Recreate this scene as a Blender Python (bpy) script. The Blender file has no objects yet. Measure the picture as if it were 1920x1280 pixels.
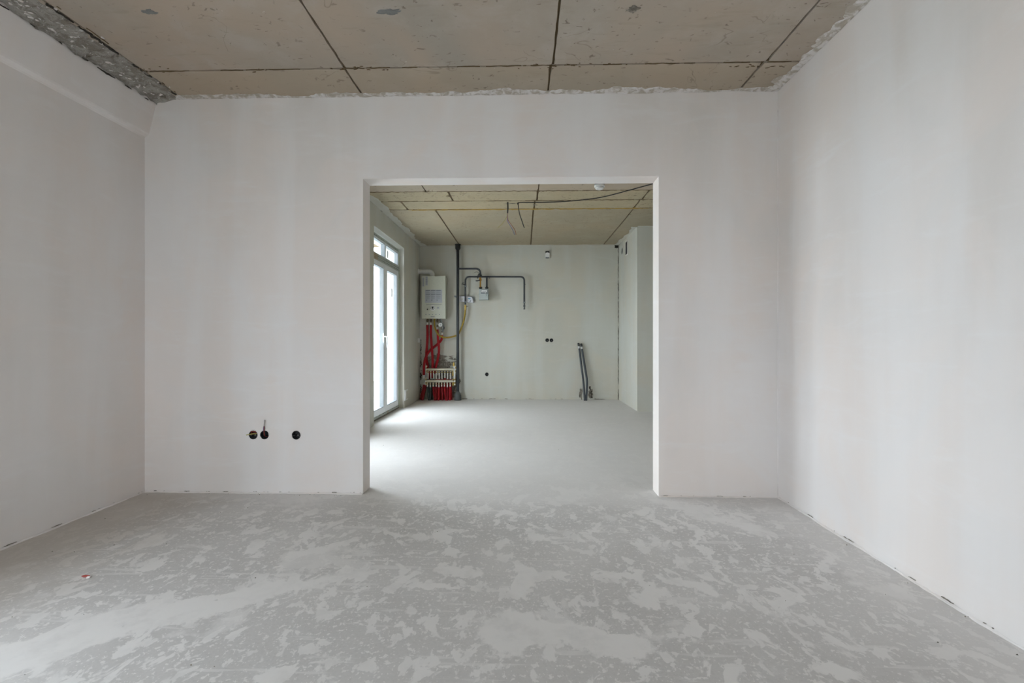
import bpy, bmesh, math, random
from mathutils import Vector, Matrix, noise

# ---------------------------------------------------------------- camera
F, HZ, CAMH = 853.0, 637.0, 1.064          # focal length in px of 1920, horizon row, eye height
YAW = math.atan(22 / F)
sc = bpy.context.scene
COL = sc.collection
cd = bpy.data.cameras.new('camera'); cam = bpy.data.objects.new('camera', cd); COL.objects.link(cam)
cam.location = (0, 0, CAMH); cam.rotation_euler = (math.pi / 2, 0, YAW)
cd.sensor_fit = 'HORIZONTAL'; cd.sensor_width = 36; cd.lens = 36 * F / 1920
cd.shift_y = -(640 - HZ) / 1920; cd.clip_start = 0.02; cd.clip_end = 500
sc.camera = cam

# ---------------------------------------------------------------- sky, exposure
w = bpy.data.worlds.new('overcast_sky'); sc.world = w; w.use_nodes = True
bg = w.node_tree.nodes['Background']
bg.inputs['Color'].default_value = (0.825, 0.905, 1.0, 1); bg.inputs['Strength'].default_value = 9.0
sc.view_settings.view_transform = 'Standard'; sc.view_settings.look = 'None'
sc.view_settings.gamma = 1; sc.view_settings.exposure = 0.62; sc.view_settings.use_curve_mapping = False
sc.cycles.max_bounces = 6; sc.cycles.diffuse_bounces = 5; sc.cycles.transparent_max_bounces = 12
sc.cycles.use_denoising = True; sc.cycles.use_adaptive_sampling = True; sc.cycles.adaptive_threshold = .10
sc.cycles.sample_clamp_indirect = 8.0

def portal(loc, rot, sx, sy):
    l = bpy.data.lights.new('window_portal', 'AREA'); l.shape = 'RECTANGLE'; l.size = sx; l.size_y = sy
    l.cycles.is_portal = True
    o = bpy.data.objects.new('window_portal', l); COL.objects.link(o); o.location = loc; o.rotation_euler = rot

# ---------------------------------------------------------------- dimensions (metres, room axes)
XL, XR = -2.65, 1.715                      # near room side walls
XLU, ZLEDGE = -2.562, 2.485                 # upper part of the left wall stands proud
YP, YP2 = 3.115, 3.255                     # partition
OX0, OX1, OZ = -1.11, 0.917, 2.176         # wide opening
ZC = 2.75
YF, XFL, XFR = 8.12, -1.865, 3.4           # far room
XS, YS = 1.69, 6.82                        # shaft
YB = -2.6
W1 = (5.62, 7.05, 0.0, 2.49)               # far glazed door in the far left wall (y0,y1,z0,z1)
W2 = (3.50, 4.85, 0.0, 2.49)
W3 = (0.25, 1.35, 0.0, 2.40)              # near glazed door, beside the camera
portal((XFL - .36, (W1[0] + W1[1]) / 2, 1.23), (0, -math.pi / 2, 0), 2.5, 1.5)
portal((XFL - .36, (W2[0] + W2[1]) / 2, 1.23), (0, -math.pi / 2, 0), 2.5, 1.4)
W4 = (-2.05, -.55, 0.0, 2.40)              # unseen glazed door added behind the camera to light the near walls (x0,x1,z0,z1)
portal((XL - .36, (W3[0] + W3[1]) / 2, 1.2), (0, -math.pi / 2, 0), 2.45, 1.15)
portal(((W4[0] + W4[1]) / 2, YB - .36, 1.2), (math.pi / 2, 0, 0), 1.55, 2.45)

def ray(px, py):
    x, y, z = (px - 960) / F, 1.0, -(py - HZ) / F
    c, s = math.cos(YAW), math.sin(YAW)
    return x * c - y * s, x * s + y * c, z
def on_z(px, py, z=0.0):                   # pixel -> horizontal plane
    d = ray(px, py); t = (z - CAMH) / d[2]; return Vector((d[0] * t, d[1] * t, z))
def on_y(px, py, Y):                       # pixel -> wall facing the camera
    d = ray(px, py); t = Y / d[1]; return Vector((d[0] * t, Y, CAMH + d[2] * t))
def on_x(px, py, X):                       # pixel -> side wall
    d = ray(px, py); t = X / d[0]; return Vector((X, d[1] * t, CAMH + d[2] * t))
def FW(px, py, off=0.0): return on_y(px, py, YF - off)   # far wall, 'off' metres in front of it
PXM = F / YF                               # px per metre on the far wall

# ---------------------------------------------------------------- materials
def new_mat(name):
    m = bpy.data.materials.new(name); m.use_nodes = True
    return m, m.node_tree.nodes, m.node_tree.links, m.node_tree.nodes['Principled BSDF']
def flat(name, col, rough=.6, metal=0.0, bump=0.0, bscale=60):
    m, N, L, b = new_mat(name)
    tc = N.new('ShaderNodeTexCoord'); n = N.new('ShaderNodeTexNoise'); n.inputs['Scale'].default_value = bscale
    n.inputs['Detail'].default_value = 4; L.new(tc.outputs['Object'], n.inputs['Vector'])
    mx = N.new('ShaderNodeMix'); mx.data_type = 'RGBA'
    mx.inputs[6].default_value = (*[c * .9 for c in col], 1); mx.inputs[7].default_value = (*[min(1, c * 1.08) for c in col], 1)
    L.new(n.outputs['Fac'], mx.inputs[0]); L.new(mx.outputs[2], b.inputs['Base Color'])
    b.inputs['Roughness'].default_value = rough; b.inputs['Metallic'].default_value = metal
    if bump:
        bp = N.new('ShaderNodeBump'); bp.inputs['Strength'].default_value = bump; bp.inputs['Distance'].default_value = .004
        L.new(n.outputs['Fac'], bp.inputs['Height']); L.new(bp.outputs['Normal'], b.inputs['Normal'])
    return m

class G:                                   # tiny node-graph helper
    def __init__(s, name):
        s.m, s.N, s.L, s.b = new_mat(name)
        s.tc = s.N.new('ShaderNodeTexCoord').outputs['Object']
    def put(s, inp, v):
        if isinstance(v, (int, float)): inp.default_value = v
        elif isinstance(v, tuple): inp.default_value = (*v, 1) if len(v) == 3 and inp.type == 'RGBA' else v
        else: s.L.new(v, inp)
    def mapping(s, scale=(1, 1, 1), rot=(0, 0, 0), loc=(0, 0, 0)):
        n = s.N.new('ShaderNodeMapping'); s.L.new(s.tc, n.inputs['Vector'])
        n.inputs['Scale'].default_value = scale; n.inputs['Rotation'].default_value = rot; n.inputs['Location'].default_value = loc
        return n.outputs['Vector']
    def noise(s, scale, detail=5, rough=.55, dist=0.0, vec=None):
        n = s.N.new('ShaderNodeTexNoise'); s.L.new(vec or s.tc, n.inputs['Vector'])
        n.inputs['Scale'].default_value = scale; n.inputs['Detail'].default_value = detail
        n.inputs['Roughness'].default_value = rough; n.inputs['Distortion'].default_value = dist
        return n.outputs['Fac']
    def voro(s, scale, vec=None, feature='F1'):
        n = s.N.new('ShaderNodeTexVoronoi'); s.L.new(vec or s.tc, n.inputs['Vector']); n.feature = feature
        n.inputs['Scale'].default_value = scale; return n.outputs['Distance']
    def step(s, v, a, b, lo=0.0, hi=1.0):
        n = s.N.new('ShaderNodeMapRange'); n.interpolation_type = 'SMOOTHSTEP'
        s.put(n.inputs['Value'], v); s.put(n.inputs['From Min'], a); s.put(n.inputs['From Max'], b)
        s.put(n.inputs['To Min'], lo); s.put(n.inputs['To Max'], hi); return n.outputs['Result']
    def math(s, op, a, b=0.0):
        n = s.N.new('ShaderNodeMath'); n.operation = op; n.use_clamp = False
        s.put(n.inputs[0], a); s.put(n.inputs[1], b); return n.outputs[0]
    def mix(s, f, a, b):
        n = s.N.new('ShaderNodeMix'); n.data_type = 'RGBA'; s.put(n.inputs[0], f); s.put(n.inputs[6], a); s.put(n.inputs[7], b)
        return n.outputs[2]
    def sep(s):
        n = s.N.new('ShaderNodeSeparateXYZ'); s.L.new(s.tc, n.inputs[0]); return n.outputs
    def bump(s, h, strength=.3, dist=.005):
        n = s.N.new('ShaderNodeBump'); n.inputs['Strength'].default_value = strength; n.inputs['Distance'].default_value = dist
        s.L.new(h, n.inputs['Height']); s.L.new(n.outputs['Normal'], s.b.inputs['Normal'])
    def out(s, col, rough):
        s.put(s.b.inputs['Base Color'], col); s.put(s.b.inputs['Roughness'], rough); return s.m

def plaster(name, base, dark, light, pink, seed=0.0):
    g = G(name)
    big = g.noise(.9, 4, .5, .5, g.mapping((1, 1, .7), loc=(seed, seed * 2, 0)))
    streak = g.noise(1.6, 4, .5, .3, g.mapping((2.0, 2.0, .25), loc=(seed, 0, seed)))
    horiz = g.noise(4, 5, .6, .6, g.mapping((.6, .6, 3.0), loc=(0, seed, seed)))
    fine = g.noise(38, 5, .65, 0)
    c = g.mix(g.step(big, .34, .66), dark, base)
    warm = g.noise(1.5, 5, .6, .8, g.mapping((1, 1, .9), loc=(seed + 5, seed, 2)))
    c = g.mix(g.step(warm, .40, .64, 0, .8), c, pink)
    c = g.mix(g.math('MULTIPLY', g.step(streak, .42, .70), .52), c, light)
    c = g.mix(g.math('MULTIPLY', g.step(horiz, .52, .76), .4), c, light)
    c = g.mix(g.math('MULTIPLY', g.step(fine, .66, .78), .12), c, dark)
    g.bump(horiz, .04, .01)
    return g.out(c, .85)

M = {}
M['plaster'] = plaster('white_gypsum_plaster', (.80, .762, .742), (.74, .69, .652), (.83, .81, .80), (.80, .722, .672))
M['plaster_far'] = plaster('grey_green_cement_plaster', (.555, .555, .50), (.515, .505, .44), (.59, .595, .555), (.565, .53, .445), 3.7)

def concrete_ceiling(name='shuttered_concrete', k=(1, 1, 1), dense=0.0):
    g = G(name)
    T3 = lambda *c: tuple(a * b for a, b in zip(c, k))
    xyz = g.sep()
    big = g.noise(.9, 5, .55, .5); mid = g.noise(4.5, 6, .6, .3); drag = g.noise(3, 6, .6, .2, g.mapping((1.2, 6, 1)))
    c = g.mix(g.step(big, .35, .68), T3(.385, .345, .29), T3(.455, .37, .29))
    c = g.mix(g.math('MULTIPLY', g.step(mid, .45, .75), .6), c, T3(.485, .44, .385))
    c = g.mix(g.math('MULTIPLY', g.step(drag, .56, .72), .35), c, T3(.33, .28, .20))
    tan = g.step(xyz['Y'], 2.78, 2.83)                                    # the boards past the first joint left a tanner face
    c = g.mix(g.math('MULTIPLY', tan, .35), c, T3(.47, .375, .25))
    # pits and form-oil marks
    p1 = g.step(g.noise(26, 3, .5, .6, g.mapping((1, 1, 1), loc=(4, 1, 0))), .685 - dense, .72 - dense)
    p2 = g.step(g.noise(36, 2, .5, .8, g.mapping((.45, 1, 1), loc=(9, 3, 0))), .69 - dense, .72 - dense)
    p3 = g.step(g.noise(17, 4, .5, 1.2, g.mapping((.6, 2.2, 1), rot=(0, 0, .5))), .70 - dense, .73 - dense)
    patch = g.math('MAXIMUM', g.math('MAXIMUM', p1, p2), p3)
    gate = g.step(g.noise(1.7, 2, .5, 0, g.mapping(loc=(2, 7, 0))), .40, .60, .25, 1.0)
    c = g.mix(g.math('MULTIPLY', g.math('MULTIPLY', patch, gate), .7), c, (.15, .12, .085))
    ch = g.step(g.noise(30, 3, .5, .4, g.mapping((1, .6, 1), loc=(1, 8, 3))), .755, .78)
    c = g.mix(g.math('MULTIPLY', ch, .7), c, (.66, .63, .57))
    sc_ = g.step(g.math('ABSOLUTE', g.math('SUBTRACT', g.noise(2.3, 3, .5, .8, g.mapping((1, 1, 1), rot=(0, 0, .8), loc=(3, 3, 3))), .5)), .0, .006, 1, 0)
    gate2 = g.step(g.noise(3.1, 2, .5, 0, g.mapping(loc=(7, 2, 0))), .58, .64)
    c = g.mix(g.math('MULTIPLY', g.math('MULTIPLY', sc_, gate2), .5), c, (.20, .16, .11))
    g.bump(mid, .15, .006)
    return g.out(c, .8)
M['ceil'] = concrete_ceiling()
M['ceil_far'] = concrete_ceiling('olive_shuttered_concrete', (.86, .87, .80), .018)
M['ceil_strip'] = concrete_ceiling('pitted_infill_concrete', (1.0, 1.0, .86), .05)
M['stain'] = flat('grey_cement_stain', (.20, .20, .19), .9)
M['joint'] = flat('dark_joint', (.15, .105, .055), .95, 0, .6, 60)
M['foam'] = flat('mounting_foam', (.42, .28, .08), .9, 0, .8, 90)

def floor_mat():
    g = G('dusty_cement_screed')
    xyz = g.sep()
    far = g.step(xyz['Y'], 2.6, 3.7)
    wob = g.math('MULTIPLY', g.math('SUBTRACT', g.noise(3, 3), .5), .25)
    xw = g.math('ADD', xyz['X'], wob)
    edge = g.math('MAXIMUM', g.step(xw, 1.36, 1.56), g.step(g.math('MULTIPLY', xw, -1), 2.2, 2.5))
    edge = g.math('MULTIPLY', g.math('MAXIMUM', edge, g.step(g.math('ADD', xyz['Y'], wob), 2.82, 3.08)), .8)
    big = g.noise(2.3, 7, .62, .3, g.mapping(rot=(0, 0, .5)))
    mid = g.noise(5.6, 5, .6, .5, g.mapping((1.15, .85, 1), rot=(0, 0, -.4), loc=(3, 1, 0)))
    sml = g.noise(13, 4, .58, .4, g.mapping((1, .75, 1), rot=(0, 0, .3), loc=(5, 2, 0)))
    spk = g.noise(44, 3, .55, .3)
    strk = g.noise(3.4, 4, .6, .2, g.mapping((.5, 4.6, 1), rot=(0, 0, .75)))
    strk2 = g.noise(4, 4, .6, .3, g.mapping((.35, 6, 1), rot=(0, 0, -.9), loc=(2, 2, 0)))
    wear = g.step(g.noise(7, 4, .65, 0, g.mapping(loc=(1, 9, 0))), .30, .55, .6, 1.0)
    k = g.math('MULTIPLY', g.step(big, .565, .62), .65)
    k = g.math('MAXIMUM', k, g.math('MULTIPLY', g.step(mid, .565, .60), .95))
    k = g.math('MAXIMUM', k, g.math('MULTIPLY', g.step(sml, .56, .60), .85))
    k = g.math('MAXIMUM', k, g.math('MULTIPLY', g.step(spk, .585, .635), .85))
    k = g.math('MAXIMUM', k, g.math('MULTIPLY', g.step(g.noise(105, 2, .5, .2, g.mapping((1, .7, 1), loc=(2, 6, 0))), .63, .70), .9))
    k = g.math('MAXIMUM', k, g.math('MULTIPLY', g.step(strk, .60, .66), .55))
    k = g.math('MAXIMUM', k, g.math('MULTIPLY', g.step(strk2, .635, .69), .55))
    nv = g.N.new('ShaderNodeTexNoise'); g.L.new(g.tc, nv.inputs['Vector']); nv.inputs['Scale'].default_value = 4.5; nv.inputs['Detail'].default_value = 7; nv.inputs['Roughness'].default_value = .62
    va_ = g.N.new('ShaderNodeVectorMath'); va_.operation = 'MULTIPLY_ADD'; g.L.new(nv.outputs['Color'], va_.inputs[0]); va_.inputs[1].default_value = (.42, .42, 0); g.L.new(g.tc, va_.inputs[2])
    for (ax, ay), (bx, by), hw in (((-60, 1262), (300, 1150), .13), ((250, 1165), (600, 1085), .09), ((940, 1180), (1020, 1185), .12), ((1040, 1190), (1180, 1215), .07), ((830, 1078), (900, 1074), .05), ((990, 1078), (1045, 1082), .035), ((1255, 1080), (1320, 1105), .045),
                                   ((1262, 955), (1392, 1112), .022), ((1120, 1076), (1170, 1085), .03), ((780, 1108), (850, 1110), .03), ((1295, 1165), (1310, 1185), .03), ((560, 1040), (640, 1020), .05), ((1240, 940), (1400, 985), .09)):
        pa, pb = on_z(ax, ay), on_z(bx, by); cc = (pa + pb) / 2; hl = (pb - pa).length / 2 + hw; an = math.atan2(pb.y - pa.y, pb.x - pa.x)
        mp = g.N.new('ShaderNodeMapping'); mp.vector_type = 'TEXTURE'; g.L.new(va_.outputs[0], mp.inputs['Vector'])
        mp.inputs['Location'].default_value = (cc.x + .21, cc.y + .21, 0); mp.inputs['Rotation'].default_value = (0, 0, an); mp.inputs['Scale'].default_value = (hl, hw, 50)
        ln = g.N.new('ShaderNodeVectorMath'); ln.operation = 'LENGTH'; g.L.new(mp.outputs[0], ln.inputs[0])
        k = g.math('MAXIMUM', k, g.step(ln.outputs['Value'], .88, 1.12, .95, 0))
    k = g.math('MULTIPLY', k, wear)
    haze = g.step(g.noise(1.3, 4, .6, .4, g.mapping(loc=(6, 4, 0))), .35, .70, 0, .35)
    k = g.math('ADD', k, g.math('MULTIPLY', g.math('SUBTRACT', 1.0, k), haze))
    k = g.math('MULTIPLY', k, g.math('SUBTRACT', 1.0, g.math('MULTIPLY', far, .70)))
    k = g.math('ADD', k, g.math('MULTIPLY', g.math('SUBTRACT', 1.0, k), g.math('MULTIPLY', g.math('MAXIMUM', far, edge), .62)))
    grain = g.noise(95, 2, .6)
    base = g.mix(g.step(g.noise(.8, 3, .5), .35, .65), (.545, .525, .507), (.585, .567, .55))
    base = g.mix(g.math('MULTIPLY', g.step(grain, .42, .75), .5), base, (.48, .462, .445))
    c = g.mix(k, base, (.775, .752, .73))
    dk = g.step(g.noise(20, 3, .5, 1.0, g.mapping(loc=(8, 8, 0))), .72, .77)
    c = g.mix(g.math('MULTIPLY', dk, .35), c, (.38, .365, .35))
    # warm ceiling bounce painted as a brown tint along the left wall
    bounce_tint = g.math('MULTIPLY', g.step(g.math('ADD', g.math('MULTIPLY', xw, -1), g.math('MULTIPLY', g.math('SUBTRACT', mid, .5), .8)), 1.75, 2.55), g.step(xyz['Y'], 3.3, 3.0))
    c = g.mix(g.math('MULTIPLY', bounce_tint, .55), c, (.42, .355, .285))
    g.bump(grain, .03, .004)
    return g.out(c, .72)
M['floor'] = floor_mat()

def rough_plaster():
    g = G('ragged_plaster_edge')
    a = g.noise(18, 6, .65, .8); b = g.noise(42, 5, .6, .5)
    c = g.mix(g.step(a, .40, .60), (.47, .42, .35), (.75, .715, .69))
    c = g.mix(g.math('MULTIPLY', g.step(b, .64, .74), .6), c, (.30, .26, .20))
    g.bump(g.math('ADD', a, g.math('MULTIPLY', b, .5)), .8, .012)
    return g.out(c, .92)
M['ragged'] = rough_plaster()
def raw_edge():
    g = G('raw_mortar_with_plaster_flecks')
    a = g.noise(14, 6, .65, .9); b = g.noise(35, 5, .6, .8); d = g.noise(7, 4, .6, .5)
    c = g.mix(g.step(a, .40, .60), (.27, .245, .205), (.43, .405, .365))
    c = g.mix(g.step(b, .60, .655), c, (.70, .69, .66))
    c = g.mix(g.math('MULTIPLY', g.step(d, .60, .68), .8), c, (.10, .08, .055))
    g.bump(g.math('ADD', a, b), .9, .02)
    return g.out(c, .95)
M['rawedge'] = raw_edge()
def mortar():
    g = G('exposed_mortar')
    a = g.noise(30, 6, .7, .6); b = g.noise(70, 4, .6)
    c = g.mix(g.step(a, .42, .62), (.17, .15, .12), (.37, .335, .28))
    g.bump(g.math('ADD', a, b), 1.0, .015)
    return g.out(c, .95)
M['mortar'] = mortar()
M['smear_far'] = M['plaster_far']
M['dark_gap'] = flat('dark_broken_joint', (.05, .042, .033), .95, 0, .8, 120)

def film():
    g = G('printed_protective_film')
    v = g.mapping((1, 1, 1), loc=(0, 0, 0))
    n = g.N.new('ShaderNodeTexBrick'); n.inputs['Scale'].default_value = 1.0
    sw = g.N.new('ShaderNodeSeparateXYZ'); g.L.new(v, sw.inputs[0])
    cb = g.N.new('ShaderNodeCombineXYZ'); g.L.new(sw.outputs['Y'], cb.inputs['X']); g.L.new(sw.outputs['Z'], cb.inputs['Y'])
    g.L.new(cb.outputs[0], n.inputs['Vector'])
    n.inputs['Color1'].default_value = (.03, .03, .03, 1); n.inputs['Color2'].default_value = (.40, .44, .40, 1)
    n.inputs['Mortar'].default_value = (.42, .46, .42, 1); n.inputs['Mortar Size'].default_value = .011
    n.inputs['Mortar Smooth'].default_value = .1
    n.inputs['Brick Width'].default_value = .075; n.inputs['Row Height'].default_value = .03; n.inputs['Bias'].default_value = -.25
    c = g.mix(g.step(g.noise(3, 2), .60, .70), n.outputs['Color'], g.mix(.6, n.outputs['Color'], (.38, .22, .07)))
    return g.out(c, .45)
M['film'] = film()
M['upvc'] = flat('white_upvc', (.80, .83, .84), .35)
M['gasket'] = flat('grey_gasket', (.22, .24, .25), .7)
M['white'] = flat('white_plastic', (.78, .78, .76), .4)
M['cream'] = flat('cream_enamel', (.60, .61, .515), .32)
M['label'] = flat('grey_printed_sheet', (.46, .48, .52), .5)
M['ink'] = flat('grey_ink', (.20, .21, .24), .6)
M['black'] = flat('black_plastic', (.018, .018, .018), .5)
M['boxblack'] = flat('dark_grey_box_plastic', (.03, .03, .032), .6)
M['pipe'] = flat('dark_grey_paint', (.048, .053, .059), .55)
M['boot'] = flat('grey_rubber', (.085, .092, .092), .6)
M['red'] = flat('red_foam_sleeve', (.38, .006, .013), .8, 0, .5, 40)
M['darkred'] = flat('dark_red_sleeve', (.25, .006, .011), .8, 0, .5, 40)
M['sleeve_black'] = flat('black_green_corrugated_sleeve', (.045, .065, .06), .45, 0, .4, 40)
M['pex'] = flat('white_pex_pipe', (.82, .80, .76), .35)
M['brass'] = flat('brass', (.60, .42, .12), .35, .8)
M['nickel'] = flat('nickel_plated_brass', (.66, .62, .50), .35, .55)
M['oldbrass'] = flat('tarnished_brass', (.16, .12, .075), .5, .6)
M['steel'] = flat('steel', (.55, .55, .53), .35, .9)
M['yellow'] = flat('yellow_gas_hose', (.36, .24, .025), .5, 0, .6, 200)
M['orange'] = flat('yellow_valve_body', (.40, .20, .02), .4, .3)
M['meter'] = flat('grey_meter_enamel', (.42, .46, .455), .4)
M['greyfoam'] = flat('grey_pipe_insulation', (.065, .072, .080), .75, 0, .4, 50)
M['silver'] = flat('silver_tape', (.6, .6, .58), .35, .4)
M['blue'] = flat('blue_print', (.05, .28, .42), .5)
M['bag'] = flat('white_packet', (.72, .72, .78), .4)
M['wire_red'] = flat('red_wire', (.30, .03, .018), .5)
M['wire_yel'] = flat('olive_yellow_wire', (.42, .36, .10), .5)
M['wire_blue'] = flat('blue_wire', (.06, .09, .30), .5)
M['wire_grey'] = flat('bare_grey_wire', (.40, .38, .36), .4, .5)
M['sealer'] = flat('pale_green_seal', (.50, .55, .44), .9, 0, .6, 120)
M['ground'] = flat('pale_ground_outside', (.45, .46, .44), .9, 0, 0, 2)
g = G('window_glass')
for n in list(g.N): 
    if n.type == 'BSDF_PRINCIPLED': g.N.remove(n)
tr = g.N.new('ShaderNodeBsdfTransparent'); tr.inputs[0].default_value = (.965, .975, .97, 1)
gl = g.N.new('ShaderNodeBsdfGlossy'); gl.inputs['Roughness'].default_value = .02
lf = g.N.new('ShaderNodeLayerWeight'); lf.inputs['Blend'].default_value = .5
pw = g.N.new('ShaderNodeMath'); pw.operation = 'POWER'; g.L.new(lf.outputs['Facing'], pw.inputs[0]); pw.inputs[1].default_value = 5.0
lw = g.N.new('ShaderNodeMapRange'); g.L.new(pw.outputs[0], lw.inputs['Value']); lw.inputs['To Min'].default_value = .03; lw.inputs['To Max'].default_value = .6
mx = g.N.new('ShaderNodeMixShader'); g.L.new(lw.outputs[0], mx.inputs[0]); g.L.new(tr.outputs[0], mx.inputs[1]); g.L.new(gl.outputs[0], mx.inputs[2])
g.L.new(mx.outputs[0], g.N['Material Output'].inputs[0])
M['glass'] = g.m

# ---------------------------------------------------------------- mesh helpers
def V(*a): return Vector(a)
def obj(name, bm, mat, parent=None, smooth=False, bevel=0.0):
    if bevel:
        bmesh.ops.bevel(bm, geom=[e for e in bm.edges if len(e.link_faces) == 2 and e.calc_face_angle(0) > .5], offset=bevel, segments=2, affect='EDGES', clamp_overlap=True)
    me = bpy.data.meshes.new(name); bmesh.ops.recalc_face_normals(bm, faces=bm.faces); bm.to_mesh(me); bm.free()
    if smooth:
        for p in me.polygons: p.use_smooth = True
    o = bpy.data.objects.new(name, me); COL.objects.link(o)
    for mm in (mat if isinstance(mat, (list, tuple)) else [mat]): me.materials.append(M[mm] if isinstance(mm, str) else mm)
    if parent:
        o.parent = parent; o.matrix_parent_inverse = Matrix.Translation(-world_loc(parent))
    return o
def world_loc(o):  # parts are built in world coordinates
    return Vector(o.location) if o.parent is None else Vector((0, 0, 0))
def thing(name, label, cat, loc=(0, 0, 0), group=None):
    o = bpy.data.objects.new(name, None); COL.objects.link(o); o.location = loc; o.empty_display_size = .05
    return tag(o, label, cat, group)
def tag(o, label, cat, group=None):
    o['label'] = label; o['category'] = cat
    if group: o['group'] = group
    return o
def struct(o, label=None):
    o['kind'] = 'structure'
    if label: o['label'] = label
    return o
def B(): return bmesh.new()
def box(bm, a, b):
    (x0, y0, z0), (x1, y1, z1) = a, b
    v = [bm.verts.new(p) for p in ((x0, y0, z0), (x1, y0, z0), (x1, y1, z0), (x0, y1, z0), (x0, y0, z1), (x1, y0, z1), (x1, y1, z1), (x0, y1, z1))]
    for f in ((0, 3, 2, 1), (4, 5, 6, 7), (0, 1, 5, 4), (1, 2, 6, 5), (2, 3, 7, 6), (3, 0, 4, 7)): bm.faces.new([v[i] for i in f])
    return bm
def prism(bm, pts, ext):                   # polygon extruded along ext
    lo = [bm.verts.new(p) for p in pts]; hi = [bm.verts.new(Vector(p) + Vector(ext)) for p in pts]
    bm.faces.new(lo); bm.faces.new(hi[::-1]); n = len(pts)
    for i in range(n): bm.faces.new((lo[i], hi[i], hi[(i + 1) % n], lo[(i + 1) % n]))
    return bm
def frame_of(t):
    t = t.normalized(); u = t.cross(V(0, 0, 1))
    if u.length < 1e-3: u = t.cross(V(0, 1, 0))
    u.normalize(); return u, t.cross(u).normalized()
def tube(bm, pts, rad, seg=10, caps=True):
    pts = [Vector(p) for p in pts]; n = len(pts)
    rads = rad if isinstance(rad, (list, tuple)) else [rad] * n
    rings = []; u = None
    for i, p in enumerate(pts):
        t = (pts[min(i + 1, n - 1)] - pts[max(i - 1, 0)])
        if t.length < 1e-9: t = (pts[-1] - pts[0])
        t.normalize()
        if u is None: u, _ = frame_of(t)
        u = (u - t * u.dot(t)); 
        if u.length < 1e-6: u, _ = frame_of(t)
        u.normalize(); vv = t.cross(u)
        rings.append([bm.verts.new(p + (u * math.cos(a) + vv * math.sin(a)) * rads[i]) for a in (2 * math.pi * k / seg for k in range(seg))])
    for a, b in zip(rings, rings[1:]):
        for k in range(seg): bm.faces.new((a[k], a[(k + 1) % seg], b[(k + 1) % seg], b[k]))
    if caps: bm.faces.new(rings[0][::-1]); bm.faces.new(rings[-1])
    return bm
def lathe(bm, base, axis, prof, seg=20):   # prof: (distance along axis, radius); duplicates make hard edges
    base, axis = Vector(base), Vector(axis).normalized()
    return tube_prof(bm, [base + axis * d for d, r in prof], [max(r, 1e-5) for d, r in prof], axis, seg)
def tube_prof(bm, pts, rads, t, seg):
    u, vv = frame_of(t); rings = []
    for p, r in zip(pts, rads):
        rings.append([bm.verts.new(p + (u * math.cos(a) + vv * math.sin(a)) * r) for a in (2 * math.pi * k / seg for k in range(seg))])
    for a, b in zip(rings, rings[1:]):
        for k in range(seg): bm.faces.new((a[k], a[(k + 1) % seg], b[(k + 1) % seg], b[k]))
    bm.faces.new(rings[0][::-1]); bm.faces.new(rings[-1]); return bm
def curve(pts, sub=6):                     # Catmull-Rom
    pts = [Vector(p) for p in pts]; out = []
    P = [pts[0] * 2 - pts[1]] + pts + [pts[-1] * 2 - pts[-2]]
    for i in range(1, len(P) - 2):
        p0, p1, p2, p3 = P[i - 1:i + 3]
        for k in range(sub):
            t = k / sub
            out.append(.5 * ((2 * p1) + (p2 - p0) * t + (2 * p0 - 5 * p1 + 4 * p2 - p3) * t * t + (3 * p1 - p0 - 3 * p2 + p3) * t ** 3))
    out.append(pts[-1]); return out
def arc_path(pts, r, n=6):                 # polyline with rounded corners
    pts = [Vector(p) for p in pts]; out = [pts[0]]
    for a, b, c in zip(pts, pts[1:], pts[2:]):
        d1, d2 = (a - b).normalized(), (c - b).normalized()
        s, e = b + d1 * r, b + d2 * r
        for k in range(n + 1):
            t = k / n; out.append(s.lerp(b, t).lerp(b.lerp(e, t), t))
    out.append(pts[-1]); return out
def lump(bm, c, s, seed, sub=1):
    r = random.Random(seed); q = bmesh.ops.create_icosphere(bm, subdivisions=sub, radius=1)
    for v in q['verts']:
        k = 1 + r.uniform(-.45, .35); v.co = Vector(c) + Vector((v.co.x * s[0] * k, v.co.y * s[1] * k, v.co.z * s[2] * k))
    return bm
def nz(x, y=0.0, z=0.0): return noise.noise(Vector((x, y, z)))
def cut(o, cutters):
    for c in cutters:
        m = o.modifiers.new('cut', 'BOOLEAN'); m.operation = 'DIFFERENCE'; m.solver = 'EXACT'; m.object = c
    dg = bpy.context.evaluated_depsgraph_get(); dg.update()
    me = bpy.data.meshes.new_from_object(o.evaluated_get(dg)); o.modifiers.clear(); o.data = me
    for c in cutters: bpy.data.objects.remove(c, do_unlink=True)
def cutter(bm): return obj('cutter', bm, 'black')

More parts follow.
